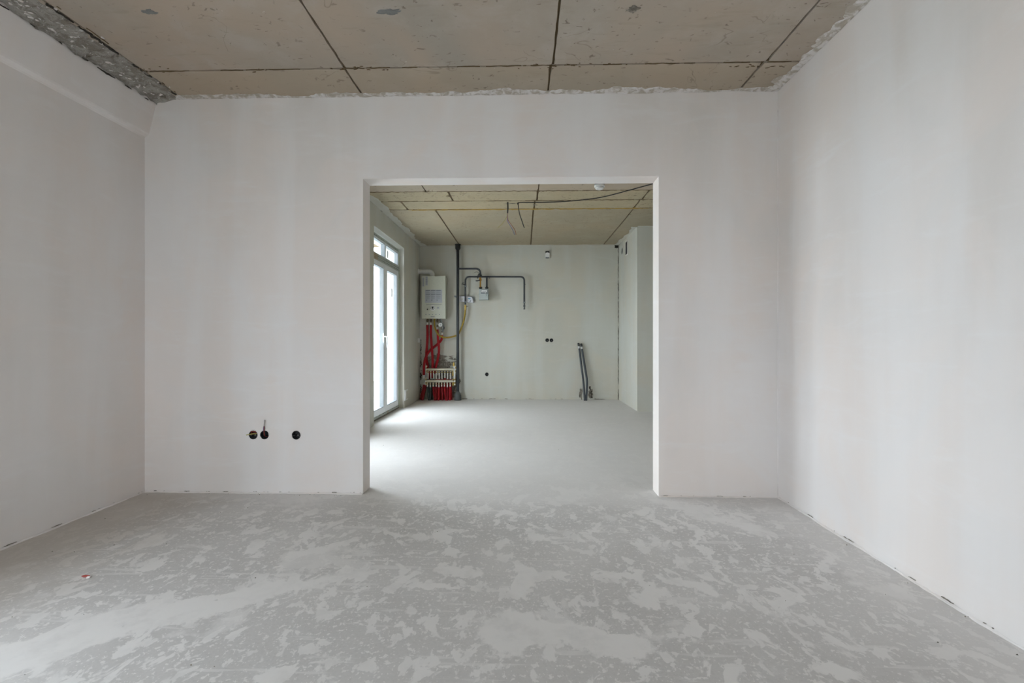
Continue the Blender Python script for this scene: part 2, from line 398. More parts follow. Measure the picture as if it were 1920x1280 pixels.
def smear(name, parent, mat, p0, p1, inward, down, width, thick, seed, n=160, m=6, rag=.5, freq=4.0, lift=.0015):
    """ragged strip of plaster along an inner corner p0-p1: 'inward' lies on the first surface, 'down' on the second"""
    bm = B(); p0, p1, inward, down = Vector(p0), Vector(p1), Vector(inward), Vector(down); rows = []
    L = (p1 - p0).length
    for i in range(n + 1):
        u = i / n; c = p0.lerp(p1, u); s = u * L * freq
        wd = width * max(.12, 1 + rag * (1.3 * nz(s * .4, seed) + 1.0 * nz(s, seed + 5) + .7 * nz(s * 3.1, seed + 9) + .4 * nz(s * 9, seed + 3)))
        dn = thick * max(.2, 1 + .8 * nz(s * .9, seed + 20) + .5 * nz(s * 4, seed + 31))
        row = [bm.verts.new(c + down * (dn * 1.6) + inward * lift)]
        for j in range(m + 1):
            v = j / m
            hgt = dn * (1 - v) ** .7 * (1 + .6 * nz(s * 6, v * 7, seed)) + lift + (.002 if 0 < j < m else 0) * nz(s * 14, v * 9, seed)
            row.append(bm.verts.new(c + inward * (wd * v) + down * max(lift * .6, hgt)))
        row.append(bm.verts.new(c + inward * wd - down * .003)); rows.append(row)
    for a, b in zip(rows, rows[1:]):
        for j in range(len(a) - 1): bm.faces.new((a[j], a[j + 1], b[j + 1], b[j]))
    return obj(name, bm, mat, parent, smooth=True)
def blob(name, parent, mat, c, ux, uy, out, rx, ry, seed, thick=.006, n=40, rag=.45):
    """irregular patch of broken plaster on a wall"""
    bm = B(); c, ux, uy, out = Vector(c), Vector(ux), Vector(uy), Vector(out); rings = []
    ctr = bm.verts.new(c + out * thick * .6)
    for f, h in ((.35, .7), (.7, 1.0), (.95, .8), (1.0, -.3)):
        ring = []
        for i in range(n):
            a = 2 * math.pi * i / n
            k = 1 + rag * (nz(math.cos(a) * 1.5 + seed, math.sin(a) * 1.5) + .8 * nz(math.cos(a) * 4 + seed, math.sin(a) * 4, 3) + .5 * nz(math.cos(a) * 11, math.sin(a) * 11, seed))
            hh = thick * h * (1 + (.7 * nz(a * 3, f * 5, seed) if h > 0 else 0))
            ring.append(bm.verts.new(c + ux * rx * k * f * math.cos(a) + uy * ry * k * f * math.sin(a) + out * hh))
        rings.append(ring)
    for i in range(n): bm.faces.new((ctr, rings[0][i], rings[0][(i + 1) % n]))
    for a, b in zip(rings, rings[1:]):
        for i in range(n): bm.faces.new((a[i], b[i], b[(i + 1) % n], a[(i + 1) % n]))
    return obj(name, bm, mat, parent)
def crack(name, parent, mat, p0, p1, side, out, width, seed, n=90, thick=.004, gate=-.1, freq=5):
    """broken, jagged open joint running p0-p1 (skips where the plaster is whole)"""
    bm = B(); p0, p1, side, out = Vector(p0), Vector(p1), Vector(side), Vector(out); L = (p1 - p0).length; prev = None
    for i in range(n + 1):
        u = i / n; s = u * L * freq; k = nz(s * .7, seed) + .5 * nz(s * 2.3, seed + 4)
        if k < gate: prev = None; continue
        wd = width * (.15 + .9 * max(0, k - gate) + .45 * abs(nz(s * 6, seed + 8))); off = width * .5 * nz(s * 3, seed + 13)
        c = p0.lerp(p1, u) + side * off
        row = [bm.verts.new(c - side * wd * .5 - out * .002), bm.verts.new(c - side * wd * .4 + out * thick), bm.verts.new(c + side * wd * .4 + out * thick * .7), bm.verts.new(c + side * wd * .5 - out * .002)]
        if prev:
            for j in range(3): bm.faces.new((prev[j], prev[j + 1], row[j + 1], row[j]))
        prev = row
    return obj(name, bm, mat, parent)

# ---------------------------------------------------------------- structure: floor, walls
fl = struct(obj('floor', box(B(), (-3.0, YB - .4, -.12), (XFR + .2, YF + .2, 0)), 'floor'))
gr = struct(obj('ground', box(B(), (-120, -110, -9.2), (60, 110, -9)), 'ground'))

# partition with the wide opening
bm = B()
T = .0
pl = [(-2.95, 0), (OX0, 0), (OX0, OZ), (OX1, OZ), (OX1, 0), (XFR + .2, 0), (XFR + .2, ZC), (-2.95, ZC)]
prism(bm, [(x, YP, z) for x, z in pl], (0, YP2 - YP, 0))
wb = struct(obj('wall_back', bm, 'plaster'))
hole_px = [(475, 815), (496, 815), (555.5, 815.5)]
SOCK = [on_y(px, py, YP) for px, py in hole_px]
cut(wb, [cutter(lathe(B(), p + V(0, -.05, 0), (0, 1, 0), [(0, .031), (.098, .031)], 28)) for p in SOCK])
# left wall with proud upper band and glazed door opening
bm = B()
prof = [(XL - .35, 0), (XL, 0), (XL, ZLEDGE - .012), (XL + .005, ZLEDGE - .002), (XL + .026, ZLEDGE + .010), (XL + .031, ZLEDGE + .020), (XLU, ZC), (XL - .35, ZC)]
prism(bm, [(x, YB, z) for x, z in prof], (0, YP - YB, 0))
wl = struct(obj('wall_left', bm, 'plaster'))
cut(wl, [cutter(box(B(), (XL - .6, W3[0], -.05), (XL + .3, W3[1], W3[3])))])
wr = struct(obj('wall_right', box(B(), (XR, YB, 0), (XR + .2, YP, ZC)), 'plaster'))
wbh = struct(obj('wall_behind', box(B(), (XL - .35, YB - .35, 0), (XR + .2, YB, ZC)), 'plaster'))
cut(wbh, [cutter(box(B(), (W4[0], YB - .6, -.05), (W4[1], YB + .3, W4[3])))])
# far room
wf = struct(obj('wall_far', box(B(), (XFL - .35, YF, 0), (XFR + .2, YF + .2, ZC)), 'plaster_far'))
FS = [FW(1026, 637.5), FW(1034, 637.7), FW(912.8, 701.6)]
cut(wf, [cutter(lathe(B(), p + V(0, -.05, 0), (0, 1, 0), [(0, .033), (.11, .033)], 24)) for p in FS])
wfl = struct(obj('wall_far_left', box(B(), (XFL - .35, YP2, 0), (XFL, YF, ZC)), 'plaster_far'))
cut(wfl, [cutter(box(B(), (XFL - .6, W[0], -.05), (XFL + .3, W[1], W[3]))) for W in (W1, W2)])
wfr = struct(obj('wall_far_right', box(B(), (XFR, YP2, 0), (XFR + .2, YF, ZC)), 'plaster_far'))
ws = struct(obj('wall_shaft', box(B(), (XS, YS, 0), (XFR, YF, ZC)), 'plaster_far', bevel=.004))
va, vb = on_x(1176.3, 452, XS), on_x(1173.2, 478, XS)
oa = on_x(1166.3, 470.4, XS)
cut(ws, [cutter(box(B(), (XS - .05, va.y, vb.z), (XS + .16, vb.y, va.z))), cutter(lathe(B(), oa + V(-.05, 0, 0), (1, 0, 0), [(0, .055), (.2, .055)], 24))])
vent = obj('vent_shade_plug', box(B(), (XS + .007, va.y - .01, vb.z - .01), (XS + .03, vb.y + .01, va.z + .01)), 'black', ws)  # black plug just inside the face paints the shade of the vent's depth
obj('round_shade_plug', lathe(B(), oa + V(.005, 0, 0), (1, 0, 0), [(0, .058), (.02, .058)], 24), 'black', ws)  # black disc likewise stands in for the shade inside the round hole
rim = B()
for a, b in (((va.y - .016, vb.z - .016), (vb.y + .016, vb.z)), ((va.y - .016, va.z), (vb.y + .016, va.z + .016)), ((va.y - .016, vb.z), (va.y, va.z)), ((vb.y, vb.z), (vb.y + .016, va.z))):
    box(rim, (XS - .004, a[0], a[1]), (XS + .006, b[0], b[1]))
obj('vent_rim', rim, 'plaster', ws)

# ---------------------------------------------------------------- ceiling: slab and its shuttered panels
ce = struct(obj('ceiling', box(B(), (-3.0, YB - .4, ZC + .014), (XFR + .2, YF + .2, ZC + .2)), 'joint'))
def panel(x0, x1, y0, y1, seed, gap=.0065, drop=0.0, mat='ceil'):
    r = random.Random(seed); pts = []
    cs = [(x0 + gap, y0 + gap), (x1 - gap, y0 + gap), (x1 - gap, y1 - gap), (x0 + gap, y1 - gap)]
    cx, cy = (x0 + x1) / 2, (y0 + y1) / 2
    for i in range(4):
        a, b = Vector(cs[i]), Vector(cs[(i + 1) % 4]); L = (b - a).length; n = max(4, int(L / .035)); d = (b - a) / L; q = Vector((-d.y, d.x))
        for k in range(n):
            t = k / n; j = (nz(t * L * 9, seed * 3.1 + i) + .7 * nz(t * L * 31, seed + i * 7)) * .0038
            e = min(t, 1 - t) * L
            if e < .07: j += r.uniform(-.001, .008) * (1 - e / .07)
            if t == 0: j = r.uniform(.0, .006); 
            p = a + d * (t * L) + q * j + (d * j if t == 0 else Vector((0, 0))); pts.append((p.x, p.y, ZC - drop))
    return obj('concrete_panel', prism(B(), pts, (0, 0, .016 + drop)), mat, ce)
XE = [-2.98, -2.385, -1.11, .18, 1.47, 2.76, 3.58]
k = 0
for y0, y1, xe in ((YB - .18, .45, XE), (.45, 2.80, XE), (2.80, 5.155, [-2.98, -2.385, -1.112, .165, 1.455, 2.76, 3.58]),
                   (5.155, 5.51, [-2.3, -.86, .16, 1.42, 2.7, 3.58]), (5.51, 5.862, [-2.3, -1.5, .135, 1.405, 2.7, 3.58]),
                   (5.862, YF + .1, [-2.3, -1.145, .125, 1.415, 2.7, 3.58])):
    for x0, x1 in zip(xe, xe[1:]):
        panel(x0, x1, y0, y1, k + 1, gap=.0065 if y1 < 5.2 else .0105, mat='ceil' if y1 < 5.2 else 'ceil_strip' if y1 < 5.9 else 'ceil_far'); k += 1
# foam bead squeezed out of the joint
bm = B(); rr = random.Random(4)
pts = [(-1.45 + i * .02, 5.862 + .004 * nz(i * .3), ZC + .0) for i in range(150)]
tube(bm, pts, [max(.002, .011 + .008 * nz(i * .22, 2) + .004 * nz(i * .9, 5)) for i in range(150)], 6)
obj('foam_bead', bm, 'foam', ce)
for yy, xa, xb, mt, wd, sd_, gt in ((5.155, -1.86, 2.2, 'joint', .035, 81, -.3), (5.51, -1.86, 2.2, 'joint', .032, 83, -.3), (5.868, -1.5, 1.9, 'foam', .05, 85, -.12), (5.855, -1.86, 1.9, 'joint', .022, 87, -.1), (2.80, -2.35, 1.62, 'joint', .016, 89, -.05)):
    crack('joint_line', ce, mt, (xa, yy, ZC), (xb, yy, ZC), (0, 1, 0), (0, 0, -1), wd, sd_, 420, .0025, gt, 6)
for i, (px, py, sx, sy) in enumerate(((842, 367, .035, .02), (1003, 384, .035, .022), (958, 381.5, .07, .014))):
    p = on_z(px, py, ZC); blob('joint_spall', ce, 'mortar' if i else 'joint', p, (1, 0, 0), (0, 1, 0), (0, 0, -1), sx * .8, sy * .8, i * 3.3, .003, 36, .8)
rr = random.Random(21)
for px, py, n_, sp in ((664, 128, 16, .11), (1036, 124, 14, .10), (1420, 124, 14, .10), (272, 130, 16, .10), (485, 133, 3, .03), (800, 358.5, 6, .05), (1008, 358, 6, .06), (1200, 374, 5, .05), (1002, 391, 6, .06), (1100, 122, 5, .25)):
    p = on_z(px, py, ZC)
    for q in range(n_):
        c = p + V(rr.gauss(0, sp), rr.gauss(0, .012), 0)
        blob('joint_spall', ce, 'joint', c, V(1, rr.uniform(-.4, .4), 0).normalized(), (0, 1, 0), (0, 0, -1), rr.uniform(.004, .015), rr.uniform(.0015, .004), q * 1.7 + px, .0025, 12, .7)
# larger stains and chips seen on the near panels
p = on_z(728, 22, ZC); blob('grey_patch', ce, 'stain', p, (1, 0, 0), (0, 1, 0), (0, 0, -1), .055, .022, 2.2, .004, 30, .5)
p = on_z(1187, 17, ZC); blob('grey_patch', ce, 'mortar', p, (1, 0, 0), (0, 1, 0), (0, 0, -1), .03, .022, 8.2, .004, 30, .5)
p = on_z(280, 22, ZC); blob('grey_patch', ce, 'stain', p, (1, 0, 0), (0, 1, 0), (0, 0, -1), .035, .018, 5.2, .004, 30, .5)

# ragged plaster along the tops of the walls
smear('plaster_edge', wb, 'ragged', (XLU, YP, ZC), (XR, YP, ZC), (0, -1, 0), (0, 0, -1), .036, .006, 3, 520, 6, .9, 3.5)
smear('plaster_edge', wr, 'ragged', (XR, YP, ZC), (XR, .0, ZC), (-1, 0, 0), (0, 0, -1), .062, .006, 8, 420, 6, .8, 4)
smear('raw_edge', wl, 'rawedge', (XLU, 0, ZC), (XLU, YP, ZC), (1, 0, 0), (0, 0, -1), .165, .026, 14, 360, 9, .2, 5)
smear('plaster_edge', wf, 'smear_far', (XFL, YF, ZC), (XS, YF, ZC), (0, -1, 0), (0, 0, -1), .03, .006, 23, 200, 4, .8, 5)
smear('plaster_edge', wfl, 'smear_far', (XFL, YP2, ZC), (XFL, YF, ZC), (1, 0, 0), (0, 0, -1), .10, .003, 27, 260, 5, .8, 1.1)
smear('plaster_edge', ws, 'smear_far', (XS, YS, ZC), (XS, YF, ZC), (-1, 0, 0), (0, 0, -1), .08, .003, 29, 90, 5, .8, 1.2)
smear('plaster_edge', ws, 'smear_far', (XS, YS, ZC), (XFR, YS, ZC), (0, -1, 0), (0, 0, -1), .04, .004, 33, 90, 5, .8, 1.2)
bm = B(); rr = random.Random(11)
for i in range(110):
    y = rr.uniform(1.6, 3.05); x = XLU + .02 + abs(rr.gauss(0, .075)); s = rr.uniform(.004, .015)
    lump(bm, (x, y, ZC - max(.002, .03 * (1 - (x - XLU) / .15))), (s, s * rr.uniform(.6, 1.6), .004), i)
o = obj('plaster_fleck', bm, 'plaster', wl); o['kind'] = 'stuff'
crack('open_joint', wl, 'dark_gap', (-2.392, 1.6, ZC - .001), (-2.392, YP - .05, ZC - .001), (1, 0, 0), (0, 0, -1), .024, 15, 320, .004, -.15, 14)
crack('open_joint', wl, 'joint', (-2.35, 1.6, ZC - .001), (-2.37, YP - .05, ZC - .001), (1, 0, 0), (0, 0, -1), .012, 19, 200, .003, .12, 9)
crack('open_joint', wl, 'dark_gap', (XLU + .001, 1.6, ZC - .042), (XLU + .001, YP, ZC - .05), (0, 0, 1), (1, 0, 0), .014, 5, 240, .003, .0, 12)

# ragged feet of the walls
smear('plaster_foot', wb, 'plaster', (XL, YP, 0), (OX0, YP, 0), (0, -1, 0), (0, 0, 1), .010, .006, 41, 160, 3, .9, 9)
smear('plaster_foot', wb, 'plaster', (OX1, YP, 0), (XR, YP, 0), (0, -1, 0), (0, 0, 1), .008, .005, 43, 90, 3, .9, 9)
smear('plaster_foot', wr, 'plaster', (XR, YP, 0), (XR, .5, 0), (-1, 0, 0), (0, 0, 1), .007, .006, 45, 260, 3, .9, 7)
smear('plaster_foot', wl, 'plaster', (XL, 1.4, 0), (XL, YP, 0), (1, 0, 0), (0, 0, 1), .008, .006, 47, 200, 3, .9, 7)
crack('open_joint', wb, 'mortar', (XL, YP - .004, .011), (OX0, YP - .004, .011), (0, 0, 1), (0, -1, 0), .006, 61, 400, .003, .22, 26)
crack('open_joint', wb, 'mortar', (OX1, YP - .004, .008), (XR, YP - .004, .008), (0, 0, 1), (0, -1, 0), .004, 63, 160, .003, .2, 16)
crack('open_joint', wr, 'mortar', (XR - .005, YP, .014), (XR - .005, 1.2, .014), (0, 0, 1), (-1, 0, 0), .006, 65, 360, .003, .2, 18)
crack('open_joint', wl, 'mortar', (XL + .006, 1.6, .012), (XL + .006, YP, .012), (0, 0, 1), (1, 0, 0), .007, 67, 260, .003, .18, 18)
bm = B(); tube(bm, [(XR - .001, YP - .001, .01 + q * .1) for q in range(27)], [.004 + .0015 * nz(q * .7, 4) for q in range(27)], 6); obj('corner_fillet', bm, 'plaster', wr, smooth=True)
# far wall: broken corners and feet
crack('open_joint', wf, 'dark_gap', (XS - .012, YF - .001, .0), (XS - .012, YF - .001, ZC), (1, 0, 0), (0, -1, 0), .014, 71, 320, .003, -.30, 9)
blob('broken_corner', wf, 'dark_gap', (XS - .045, YF, ZC - .028), (1, 0, 0), (0, 0, 1), (0, -1, 0), .042, .03, 3.1, .004, 30, .5)
crack('open_joint', wf, 'dark_gap', (XFL + .02, YF - .001, .0), (XFL + .02, YF - .001, 1.07), (1, 0, 0), (0, -1, 0), .034, 73, 200, .004, -.30, 12)
crack('open_joint', wf, 'mortar', (-1.15, YF - .001, .015), (XS, YF - .001, .012), (0, 0, 1), (0, -1, 0), .025, 75, 220, .005, .12, 6)
blob('exposed_mortar', wf, 'mortar', FW(828, 678), (1, 0, 0), (0, 0, 1), (0, -1, 0), .27, .15, 6.4, .004, 60, .35)
blob('exposed_mortar', wf, 'mortar', FW(838, 722), (1, 0, 0), (0, 0, 1), (0, -1, 0), .22, .30, 9.4, .004, 60, .3)
for i, (px, py, sx, sz) in enumerate(((840, 672, .05, .03), (846, 676, .06, .025), (851, 669, .03, .02), (815, 676, .015, .05))):
    blob('plaster_flake', wf, 'plaster_far', FW(px, py, .004), (1, 0, 0), (0, 0, 1), (0, -1, 0), sx, sz, i * 4.1, .006, 36, .9)
blob('broken_plaster', wf, 'mortar', FW(1107, 738), (1, 0, 0), (0, 0, 1), (0, -1, 0), .05, .085, 2.9, .010, 40, .5)
blob('broken_plaster', wf, 'mortar', FW(1089, 737), (1, 0, 0), (0, 0, 1), (0, -1, 0), .025, .10, 4.9, .006, 40, .6)
crack('broken_plaster', wf, 'dark_gap', FW(1106, 724), FW(1110, 746), (1, 0, 0), (0, -1, 0), .045, 77, 30, .012, -.5, 6)

# ---------------------------------------------------------------- windows (glazed balcony doors)
def glazed(n, W, X, leaves, stickers=False):
    y0, y1, z0, z1 = W; xi, xo = X - .085, X - .155; f = .055
    zt = 2.160
    bm = B()
    for a, b in (((y0, 0.02), (y0 + f, z1 - .02)), ((y1 - f, .02), (y1, z1 - .02)), ((y0 + f, z1 - .075), (y1 - f, z1 - .02)), ((y0 + f, .02), (y1 - f, .075)), ((y0 + f, zt - .04), (y1 - f, zt + .04))):
        box(bm, (xo, a[0], a[1]), (xi, b[0], b[1]))
    root = struct(obj('window_%d' % n, bm, 'upvc', None), 'white plastic glazed balcony door with a transom light')
    wd = (y1 - y0 - 2 * f) / leaves
    for i in range(leaves):
        a, b = y0 + f + i * wd, y0 + f + (i + 1) * wd
        for (za, zb, s, t) in ((.06, zt - .03, .072, 'door_leaf'), (zt + .032, z1 - .07, .016, 'transom_sash')):
            bm = B(); xa, xb = xo + .012, xi + .012
            for p, q in (((a + .003, za), (a + s, zb)), ((b - s, za), (b - .003, zb)), ((a + s, za), (b - s, za + s)), ((a + s, zb - s), (b - s, zb))):
                box(bm, (xa, p[0], p[1]), (xb, q[0], q[1]))
            leaf = obj(t, bm, 'upvc', root)
            bm = B(); gx = xb - .004
            for p, q in (((a + s, za + s), (a + s + .008, zb - s)), ((b - s - .008, za + s), (b - s, zb - s)), ((a + s + .008, za + s), (b - s - .008, za + s + .008)), ((a + s + .008, zb - s - .008), (b - s - .008, zb - s))):
                box(bm, (xa + .01, p[0], p[1]), (gx, q[0], q[1]))
            obj('gasket', bm, 'gasket', leaf)
            obj('glass_pane', box(B(), ((xa + xb) / 2 - .003, a + s - .004, za + s - .004), ((xa + xb) / 2 + .003, b - s + .004, zb - s + .004)), 'glass', leaf)
            if stickers:
                hs = 1.78 if t == 'door_leaf' else 2.30
                ym = a + s + (b - a - 2 * s) * (.62 if t == 'door_leaf' and i == leaves - 1 else .25)
                obj('pane_sticker', box(B(), ((xa + xb) / 2 + .004, ym, hs - (.075 if t == 'door_leaf' else .05)), ((xa + xb) / 2 + .005, ym + .045, hs + .05)), 'label', leaf)
    # protective film with printed dashes on head, transom and threshold
    for za, zb in ((z1 - .076, z1 - .019), (zt - .041, zt + .041), (.019, .076)):
        obj('protective_film', box(B(), (xi, y0 + .002, za), (xi + .0135 if za > 2 and zb < 2.3 else xi + .002, y1 - .002, zb)), 'film', root)
    # sealing foam round the frame
    bm = B(); rr = random.Random(n)
    for yy in (y0 + .0, y1 - .0):
        pts = [(xi + .004, yy + (.006 if yy == y0 else -.006) + rr.uniform(-.002, .002), .02 + k * (z1 - .04) / 60) for k in range(61)]
        tube(bm, pts, [rr.uniform(.010, .018) for _ in pts], 6)
    obj('sealing_foam', bm, 'sealer', root)
    obj('threshold', box(B(), (X - .36, y0, -.02), (xi + .0, y1, .02)), 'mortar', root)
    return root, xi + .012, y0 + f + wd * (leaves - 1)
r1, hx, hy = glazed(1, W1, XFL, 2, True)
# lever handle on the inner stile
hp = on_x(718.6, 631, hx + .0)
bm = box(B(), (hx, hp.y - .014, hp.z - .075), (hx + .012, hp.y + .014, hp.z + .045))
h = obj('door_handle', bm, 'upvc', r1, bevel=.004)
bm = B(); tube(bm, arc_path([(hx + .008, hp.y, hp.z), (hx + .055, hp.y, hp.z), (hx + .06, hp.y - .008, hp.z - .15)], .02), .010, 10)
obj('handle_lever', bm, 'upvc', h, smooth=True)
glazed(2, W2, XFL, 2); glazed(3, W3, XL, 2)
# the added door behind the camera is the same unit turned a quarter
r4 = glazed(4, (-W4[1], -W4[0], 0, W4[3]), 0.0, 2)[0]
r4.rotation_euler = (0, 0, math.pi / 2); r4.location = (0, YB, 0)

# ---------------------------------------------------------------- boiler
FO = .21
b0, b1 = FW(790.5, 597.2, FO), FW(835.2, 517.2, FO)
x0, x1, z0, z1 = b0.x, b1.x, b0.z, b1.z; yf = YF - FO
boiler = thing('gas_boiler', 'cream wall-hung gas boiler with a grey instruction sheet, in the far corner', 'boiler', ((x0 + x1) / 2, YF - .1, z0))
obj('casing', box(B(), (x0 + .006, yf + .035, z0 + .004), (x1 - .008, YF - .015, z1 - .004)), 'cream', boiler, bevel=.008)
fp = obj('front_panel', box(B(), (x0, yf, z0), (x1, yf + .04, z1)), 'cream', boiler, bevel=.012)
def FP(px, py, o=0.0): return on_y(px, py, yf - o)
def plate(name, a, b, mat, parent, d=.003, bevel=0):
    p, q = FP(*a), FP(*b); return obj(name, box(B(), (p.x, yf - d, q.z), (q.x, yf + .001, p.z)), mat, parent, bevel=bevel)
sh = plate('instruction_sheet', (797, 543), (829, 567.5), 'label', boiler, .002)
bm = B()
def bar(bm, a, b, d):
    p, q = FP(*a), FP(*b); box(bm, (p.x, yf - d, q.z), (q.x, yf - .0015, p.z))
for c in (798.2, 808, 818):
    bar(bm, (c, 543.8), (c + 8.6, 545), .003); bar(bm, (c, 550.8), (c + 8.6, 552), .003)
    for j, y in enumerate((546.6, 548.4, 553.6, 555.2, 556.8, 558.4, 560)): bar(bm, (c + .3, y), (c + (8 if j % 2 else 6.6), y + .35), .003)
    bar(bm, (c + .6, 561.8), (c + 2.6, 563.2), .003)
obj('printed_text', bm, 'ink', sh)
for xa, ya, xb, yb in ((792, 520, 795.6, 537), (797.6, 518.2, 802, 535)):
    st = plate('side_sticker', (xa, ya), (xb, yb), 'label', boiler, .002)
    bm = B()
    for j in range(8): bar(bm, (xa + .6, ya + 1 + j * 1.9), (xb - .6, ya + 1.8 + j * 1.9), .003)
    obj('printed_text', bm, 'ink', st)
plate('groove', (799, 570.7), (828, 571.5), 'gasket', boiler, .001)
for nm, c, r, d, mt in (('control_dial', (811.3, 577.3), .048, .006, 'white'), ('display_button', (811.3, 577), .016, .014, 'black'), ('control_knob', (821.7, 577), .024, .012, 'steel'), ('indicator', (801.4, 579.7), .011, .006, 'black')):
    p = FP(*c); o = obj(nm, lathe(B(), (p.x, yf + .001, p.z), (0, -1, 0), [(0, r), (d * .8, r), (d, r * .85)], 20), mt, boiler)
    if nm == 'control_dial':
        bm = B()
        for dx, dy, ww in ((0, -3, 4.6), (0, 2.6, 4.6), (-3.8, -1.6, 1.8), (-3.8, 1.3, 1.8), (3.8, -1.6, 1.8), (3.8, 1.3, 1.8)):
            bar(bm, (c[0] + dx - ww / 2, c[1] + dy - .35), (c[0] + dx + ww / 2, c[1] + dy + .45), .008)
        obj('dial_marks', bm, 'black', o)
    if nm == 'control_knob': obj('knob_cap', lathe(B(), (p.x, yf - d, p.z), (0, -1, 0), [(0, r * .5), (.006, r * .45)], 16), 'gasket', o)
for c in (798.5, 805, 811, 817.5, 824): 
    p = FP(c, 589.3); obj('pilot_lamp', lathe(B(), (p.x, yf + .001, p.z), (0, -1, 0), [(0, .009), (.003, .008)], 12), 'ink', boiler)
plate('name_strip', (807.5, 593.2), (815, 594.4), 'ink', boiler, .002)
fa, fb = on_y(810.5, 517.5, YF - .11), on_y(790, 508.8, YF - .11)
bm = B(); tube(bm, arc_path([(fa.x, YF - .11, z1 - .02), (fa.x, YF - .11, fb.z), (XFL + .003, YF - .11, fb.z)], .07, 8), .042, 20)
fp_ = obj('flue_pipe', bm, 'white', boiler, smooth=True)
obj('flue_collar', lathe(B(), (XFL + .002, YF - .11, fb.z), (1, 0, 0), [(0, .055), (.010, .052), (.010, .045)], 24), 'white', fp_)
for c, r in ((801.4, .016), (808, .016), (814.5, .012), (820, .015), (826, .014)):
    p = on_y(c, 597, YF - .12); obj('bottom_fitting', lathe(B(), (p.x, YF - .12, z0 + .01), (0, 0, -1), [(0, r), (.03, r), (.03, r * 1.3), (.055, r * 1.3), (.055, r), (.075, r)], 12), 'oldbrass', boiler)

# ---------------------------------------------------------------- red insulated pipes to the boiler
def hose(name, label, cat, pix, off, rad, mat, ends=(), group=None, sub=6, seg=12):
    pts = [on_y(a, b, YF - (o if o is not None else off)) for a, b, o in [(q + (None,))[:3] for q in pix]]
    t = thing(name, label, cat, pts[-1], group)
    bm = B(); tube(bm, curve(pts, sub), rad, seg); obj('sleeve', bm, mat, t, smooth=True)
    return t, pts
grp = 'red insulated pipes below the boiler'
R_ = .0215
for lab, pix, wt in (
    ('leftmost red insulated pipe below the boiler, running straight down', [(801.2, 609), (801.6, 630), (800.6, 648, .10), (799.4, 662, .045), (800, 676, .028), (803, 694, .026), (804, 711, .03)], (801.4, 604)),
    ('red insulated pipe below the boiler, second from the left', [(807.8, 609), (808, 628), (809.6, 652), (811.2, 674, .08), (811, 692, .035), (810.5, 708, .03)], (808, 604)),
    ('red insulated pipe curving down below the yellow hose end of the boiler', [(820, 617.5), (821.6, 638), (823, 655), (821.5, 670, .09), (818, 684, .05), (814, 700, .03)], (820, 613)),
    ('red insulated pipe crossing diagonally behind the others to the lower manifold bar', [(828.8, 628), (827.5, 637, .10), (818, 647, .068), (807, 656, .070), (799.5, 667, .105), (795.4, 682, .12), (794.6, 703, .13)], (828.8, 623))):
    t, pts = hose('insulated_pipe', lab, 'pipe', pix, .12, R_, 'red', group=grp)
    top = pts[0]; bm = B(); tube(bm, [top + V(0, 0, -.01), top + V(0, 0, .05)], .0135, 12); obj('pipe_end', bm, 'pex', t)
    bm = lathe(B(), top + V(0, 0, .045), (0, 0, 1), [(0, .015), (.02, .015), (.02, .012), (.035, .012)], 8); obj('compression_nut', bm, 'oldbrass', t)
    if wt[0] > 828: 
        e = pts[-1]; bm = B(); tube(bm, [e + V(0, 0, .01), e + V(.004, -.005, -.06)], .0135, 12); obj('pipe_end', bm, 'pex', t)
# gauge and filling group under the boiler
gp = on_y(825.8, 608.6, YF - .16)
ga = thing('pressure_gauge', 'round white pressure gauge with dark valve hanging under the boiler', 'gauge', gp)
obj('dial', lathe(B(), gp + V(0, .02, 0), (0, -1, 0), [(0, .036), (.03, .036), (.034, .033)], 24), 'white', ga)
obj('bezel', lathe(B(), gp + V(.006, .022, 0), (0, -1, 0), [(0, .040), (.022, .040), (.022, .037)], 24), 'gasket', ga)
obj('dial_face', lathe(B(), gp + V(0, -.0145, 0), (0, -1, 0), [(0, .013), (.0015, .013)], 16), 'label', ga)
bm = B(); tube(bm, curve([on_y(826, 598, YF - .14), on_y(828, 606, YF - .13), on_y(831, 612, YF - .13), on_y(829.5, 622, YF - .14)], 5), .012, 10); obj('valve_body', bm, 'gasket', ga, smooth=True)
bm = B(); c = on_y(830, 614.5, YF - .11); tube(bm, [c + V(math.cos(a) * .027, 0, math.sin(a) * .033) for a in (2 * math.pi * k / 16 for k in range(17))], .006, 6); obj('valve_lever', bm, 'black', ga, smooth=True)

# yellow corrugated gas hose
pix = [(872.6, 579), (871.4, 592), (868, 606), (862, 622), (857, 628), (846, 631.6), (834, 632.6), (824, 629), (817.5, 620), (814.8, 609), (814.6, 597.5)]
offs = [.09, .09, .085, .062, .06, .085, .158, .178, .172, .145, .12]
pts = curve([on_y(a, b, YF - o) for (a, b), o in zip(pix, offs)], 14)
yh = thing('gas_hose', 'yellow corrugated gas hose looping from the pipe valve to the boiler', 'hose', pts[0])
bm = B(); tube(bm, pts, [.0135 if i % 2 else .0165 for i in range(len(pts))], 10); obj('hose', bm, 'yellow', yh)
for p, d in ((pts[0], (0, 0, 1)), (pts[-1], (0, 0, 1))): obj('hose_nut', lathe(B(), p + V(0, 0, -.02), d, [(0, .018), (.03, .018), (.03, .014), (.04, .014)], 6), 'brass', yh)

